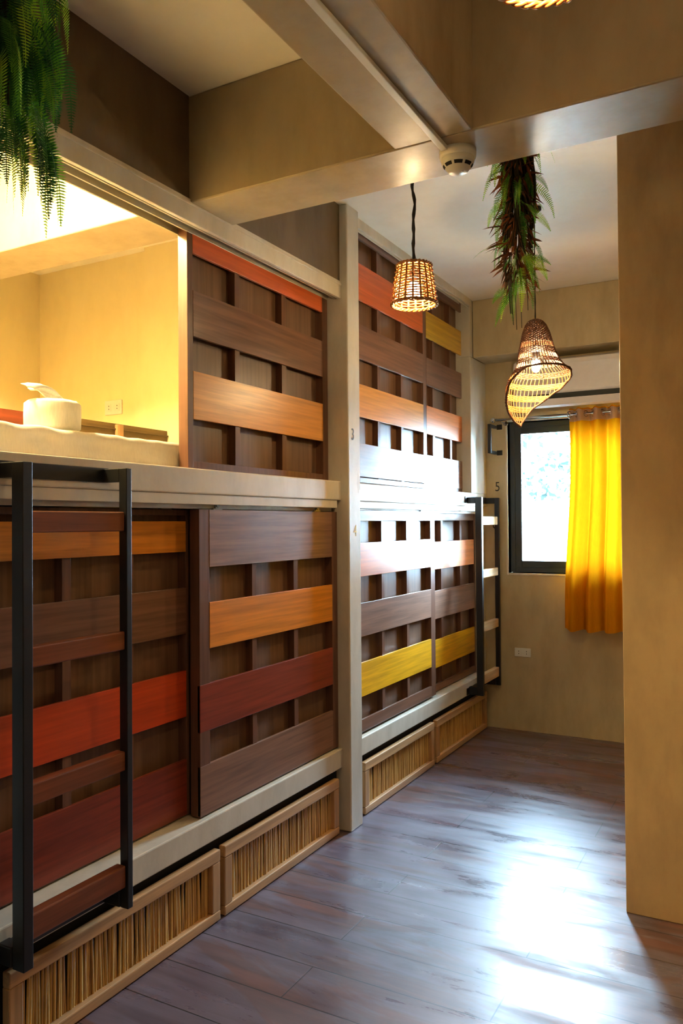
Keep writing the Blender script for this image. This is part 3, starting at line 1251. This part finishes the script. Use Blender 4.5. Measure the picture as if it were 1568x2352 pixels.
def fern_far():
    c = Vector((-.805, 2.80, 0))
    zt = 3.02
    d = empty('hanging_fern', (c.x, c.y, ZC), 'narrow hanging fern with brown leaves behind the beam, above the bell lamp', 'hanging plant')
    rs = random.Random(11)
    random.seed(5)
    bm = bmesh.new()
    for k in range(44):
        a = rs.uniform(0, 2*PI)
        r0 = rs.uniform(0, .035)
        r1 = rs.uniform(.01, .055)
        ln = rs.uniform(.35, .68)
        n = 14
        pts = []
        for i in range(n+1):
            t = i/n
            pts.append((r0*math.cos(a)+r1*math.cos(a+1.5*t)*t+.008*math.sin(t*9+k), r0*math.sin(a)+r1*math.sin(a+1.5*t)*t, -.02-ln*t))
        tube(bm, pts, lambda t: .0085*(1-.6*t), 5)
    tube(bm, [(0, 0, 0), (0, 0, -.03)], .018, 10)
    obj('mossy_stems', bm, M_MOSS, d)
    bm = bmesh.new()
    for k in range(520):
        z = -rs.uniform(.10, .70)
        a = rs.uniform(0, 2*PI)
        r = rs.uniform(.01, .045)
        lance(bm, (r*math.cos(a), r*math.sin(a), z), (math.cos(a), math.sin(a), rs.uniform(-2.6, .1)), rs.uniform(.04, .09), rs.uniform(.003, .006))
    obj('dry_leaves', bm, M_DRY, d)
    for nm, mat, cnt, Lr, Wr in (('fronds', M_FERN, 48, (.08, .17), (.015, .023)), ('light_fronds', M_FERNL, 22, (.10, .19), (.016, .024))):
        bm = bmesh.new()
        for k in range(cnt):
            z = -rs.uniform(.06, .68)
            a = rs.uniform(0, 2*PI)
            r = rs.uniform(.015, .05)
            if rs.random() < .3:
                z = -rs.uniform(.62, .74)
            frond(bm, (r*math.cos(a), r*math.sin(a), z), (math.cos(a), math.sin(a), rs.uniform(-1.2, .7)), rs.uniform(*Lr), rs.uniform(*Wr), rs.uniform(.5, 2.2), 13)
        obj(nm, bm, mat, d)
    bm = bmesh.new()
    for k in range(7):
        a = rs.uniform(0, 2*PI)
        x, y = .03*math.cos(a), .03*math.sin(a)
        tube(bm, [(x, y, -.6), (x*1.2, y*1.2, -.7), (x*1.1+.005, y*1.1, -.8-rs.uniform(0, .07))], .0012, 4)
    obj('bare_vines', bm, M_CORD, d)


fern_far()


def fern_near():
    c = Vector((-1.475, 1.14, 0))
    d = empty('hanging_fern', (c.x, c.y, ZC), 'dense green hanging fern cut by the left edge, before the lit bunk', 'hanging plant')
    rs = random.Random(4)
    random.seed(9)
    bm = bmesh.new()
    for k in range(22):
        a = rs.uniform(0, 2*PI)
        r1 = rs.uniform(.02, .10)
        ln = rs.uniform(.45, .72)
        tube(bm, [(r1*math.cos(a)*t, r1*math.sin(a)*t, -.02-ln*t) for t in [i/8 for i in range(9)]], lambda t: .006*(1-.6*t), 5)
    tube(bm, [(0, 0, 0), (0, 0, -.04)], .03, 10)
    obj('stems', bm, M_MOSS, d)
    for nm, mat, cnt, lo in (('dark_fronds', M_FERNB, 120, .05), ('fronds', M_FERN, 80, .05), ('light_fronds', M_FERNL, 34, .25)):
        bm = bmesh.new()
        for k in range(cnt):
            z = -rs.uniform(lo, .72)
            a = rs.uniform(0, 2*PI)
            r = rs.uniform(.02, .11)
            frond(bm, (r*math.cos(a), r*math.sin(a), z), (math.cos(a)*.8, math.sin(a)*.8, rs.uniform(-1.3, .2)), rs.uniform(.14, .24),
                  rs.uniform(.020, .032), rs.uniform(1.6, 3.0), 15)
        obj(nm, bm, mat, d)


fern_near()

# ------------------------------------------------------------------ outside the window
struct('ground_outside', [(-30, 30, YW+.5, 60, -1.2, -1.0)], M_GROUND)


def tree(label, x, y, h, r, seed):
    rs = random.Random(seed)
    d = empty('garden_tree', (x, y, -1.0), label, 'tree', 'trees outside the window')
    bm = bmesh.new()
    tube(bm, [(0, 0, 0), (.1, 0, h*.3), (-.05, .1, h*.7)], lambda t: .16*(1-.6*t), 8)
    for k in range(6):
        a = rs.uniform(0, 2*PI)
        tube(bm, [(0, 0, h*.35), (r*.4*math.cos(a), r*.4*math.sin(a), h*.55), (r*.7*math.cos(a), r*.7*math.sin(a), h*.75)], lambda t: .06*(1-.7*t), 6)
    obj('trunk', bm, M_MOSS, d)
    bm = bmesh.new()
    for k in range(2600):
        a, b = rs.uniform(0, 2*PI), math.acos(rs.uniform(-1, 1))
        q = rs.uniform(.55, 1.0)
        p = Vector((r*q*math.sin(b)*math.cos(a), r*q*math.sin(b)*math.sin(a), h*.62+h*.40*q*math.cos(b)))
        p *= 1+.15*noise.noise(p*1.3)
        u = Vector((rs.uniform(-1, 1), rs.uniform(-1, 1), rs.uniform(-1, 1))).normalized()
        w = u.orthogonal().normalized()
        s = rs.uniform(.07, .16)
        bm.faces.new([bm.verts.new(p+e) for e in (-u*s, w*s*.5, u*s, -w*s*.5)])
    obj('foliage', bm, M_TREE, d)


tree('pale green tree outside the window, left', -9.6, 19.5, 6.4, 2.6, 1)
tree('pale green tree outside the window, centre', -4.0, 19.5, 6.8, 2.8, 2)
tree('pale green tree outside the window, right behind the curtain', 1.8, 19.5, 6.4, 2.5, 3)
d = empty('white_building', (-2.2, 13.0, -1.0), 'low white building outside the window', 'building')
bx('walls', (-3.9, .6, 12.2, 14.2, -1.0, 1.7), M_OUTWALL, d, .01)
bx('roof', (-4.1, .8, 12.0, 14.4, 1.7, 1.82), M_LEDGE, d, .01)
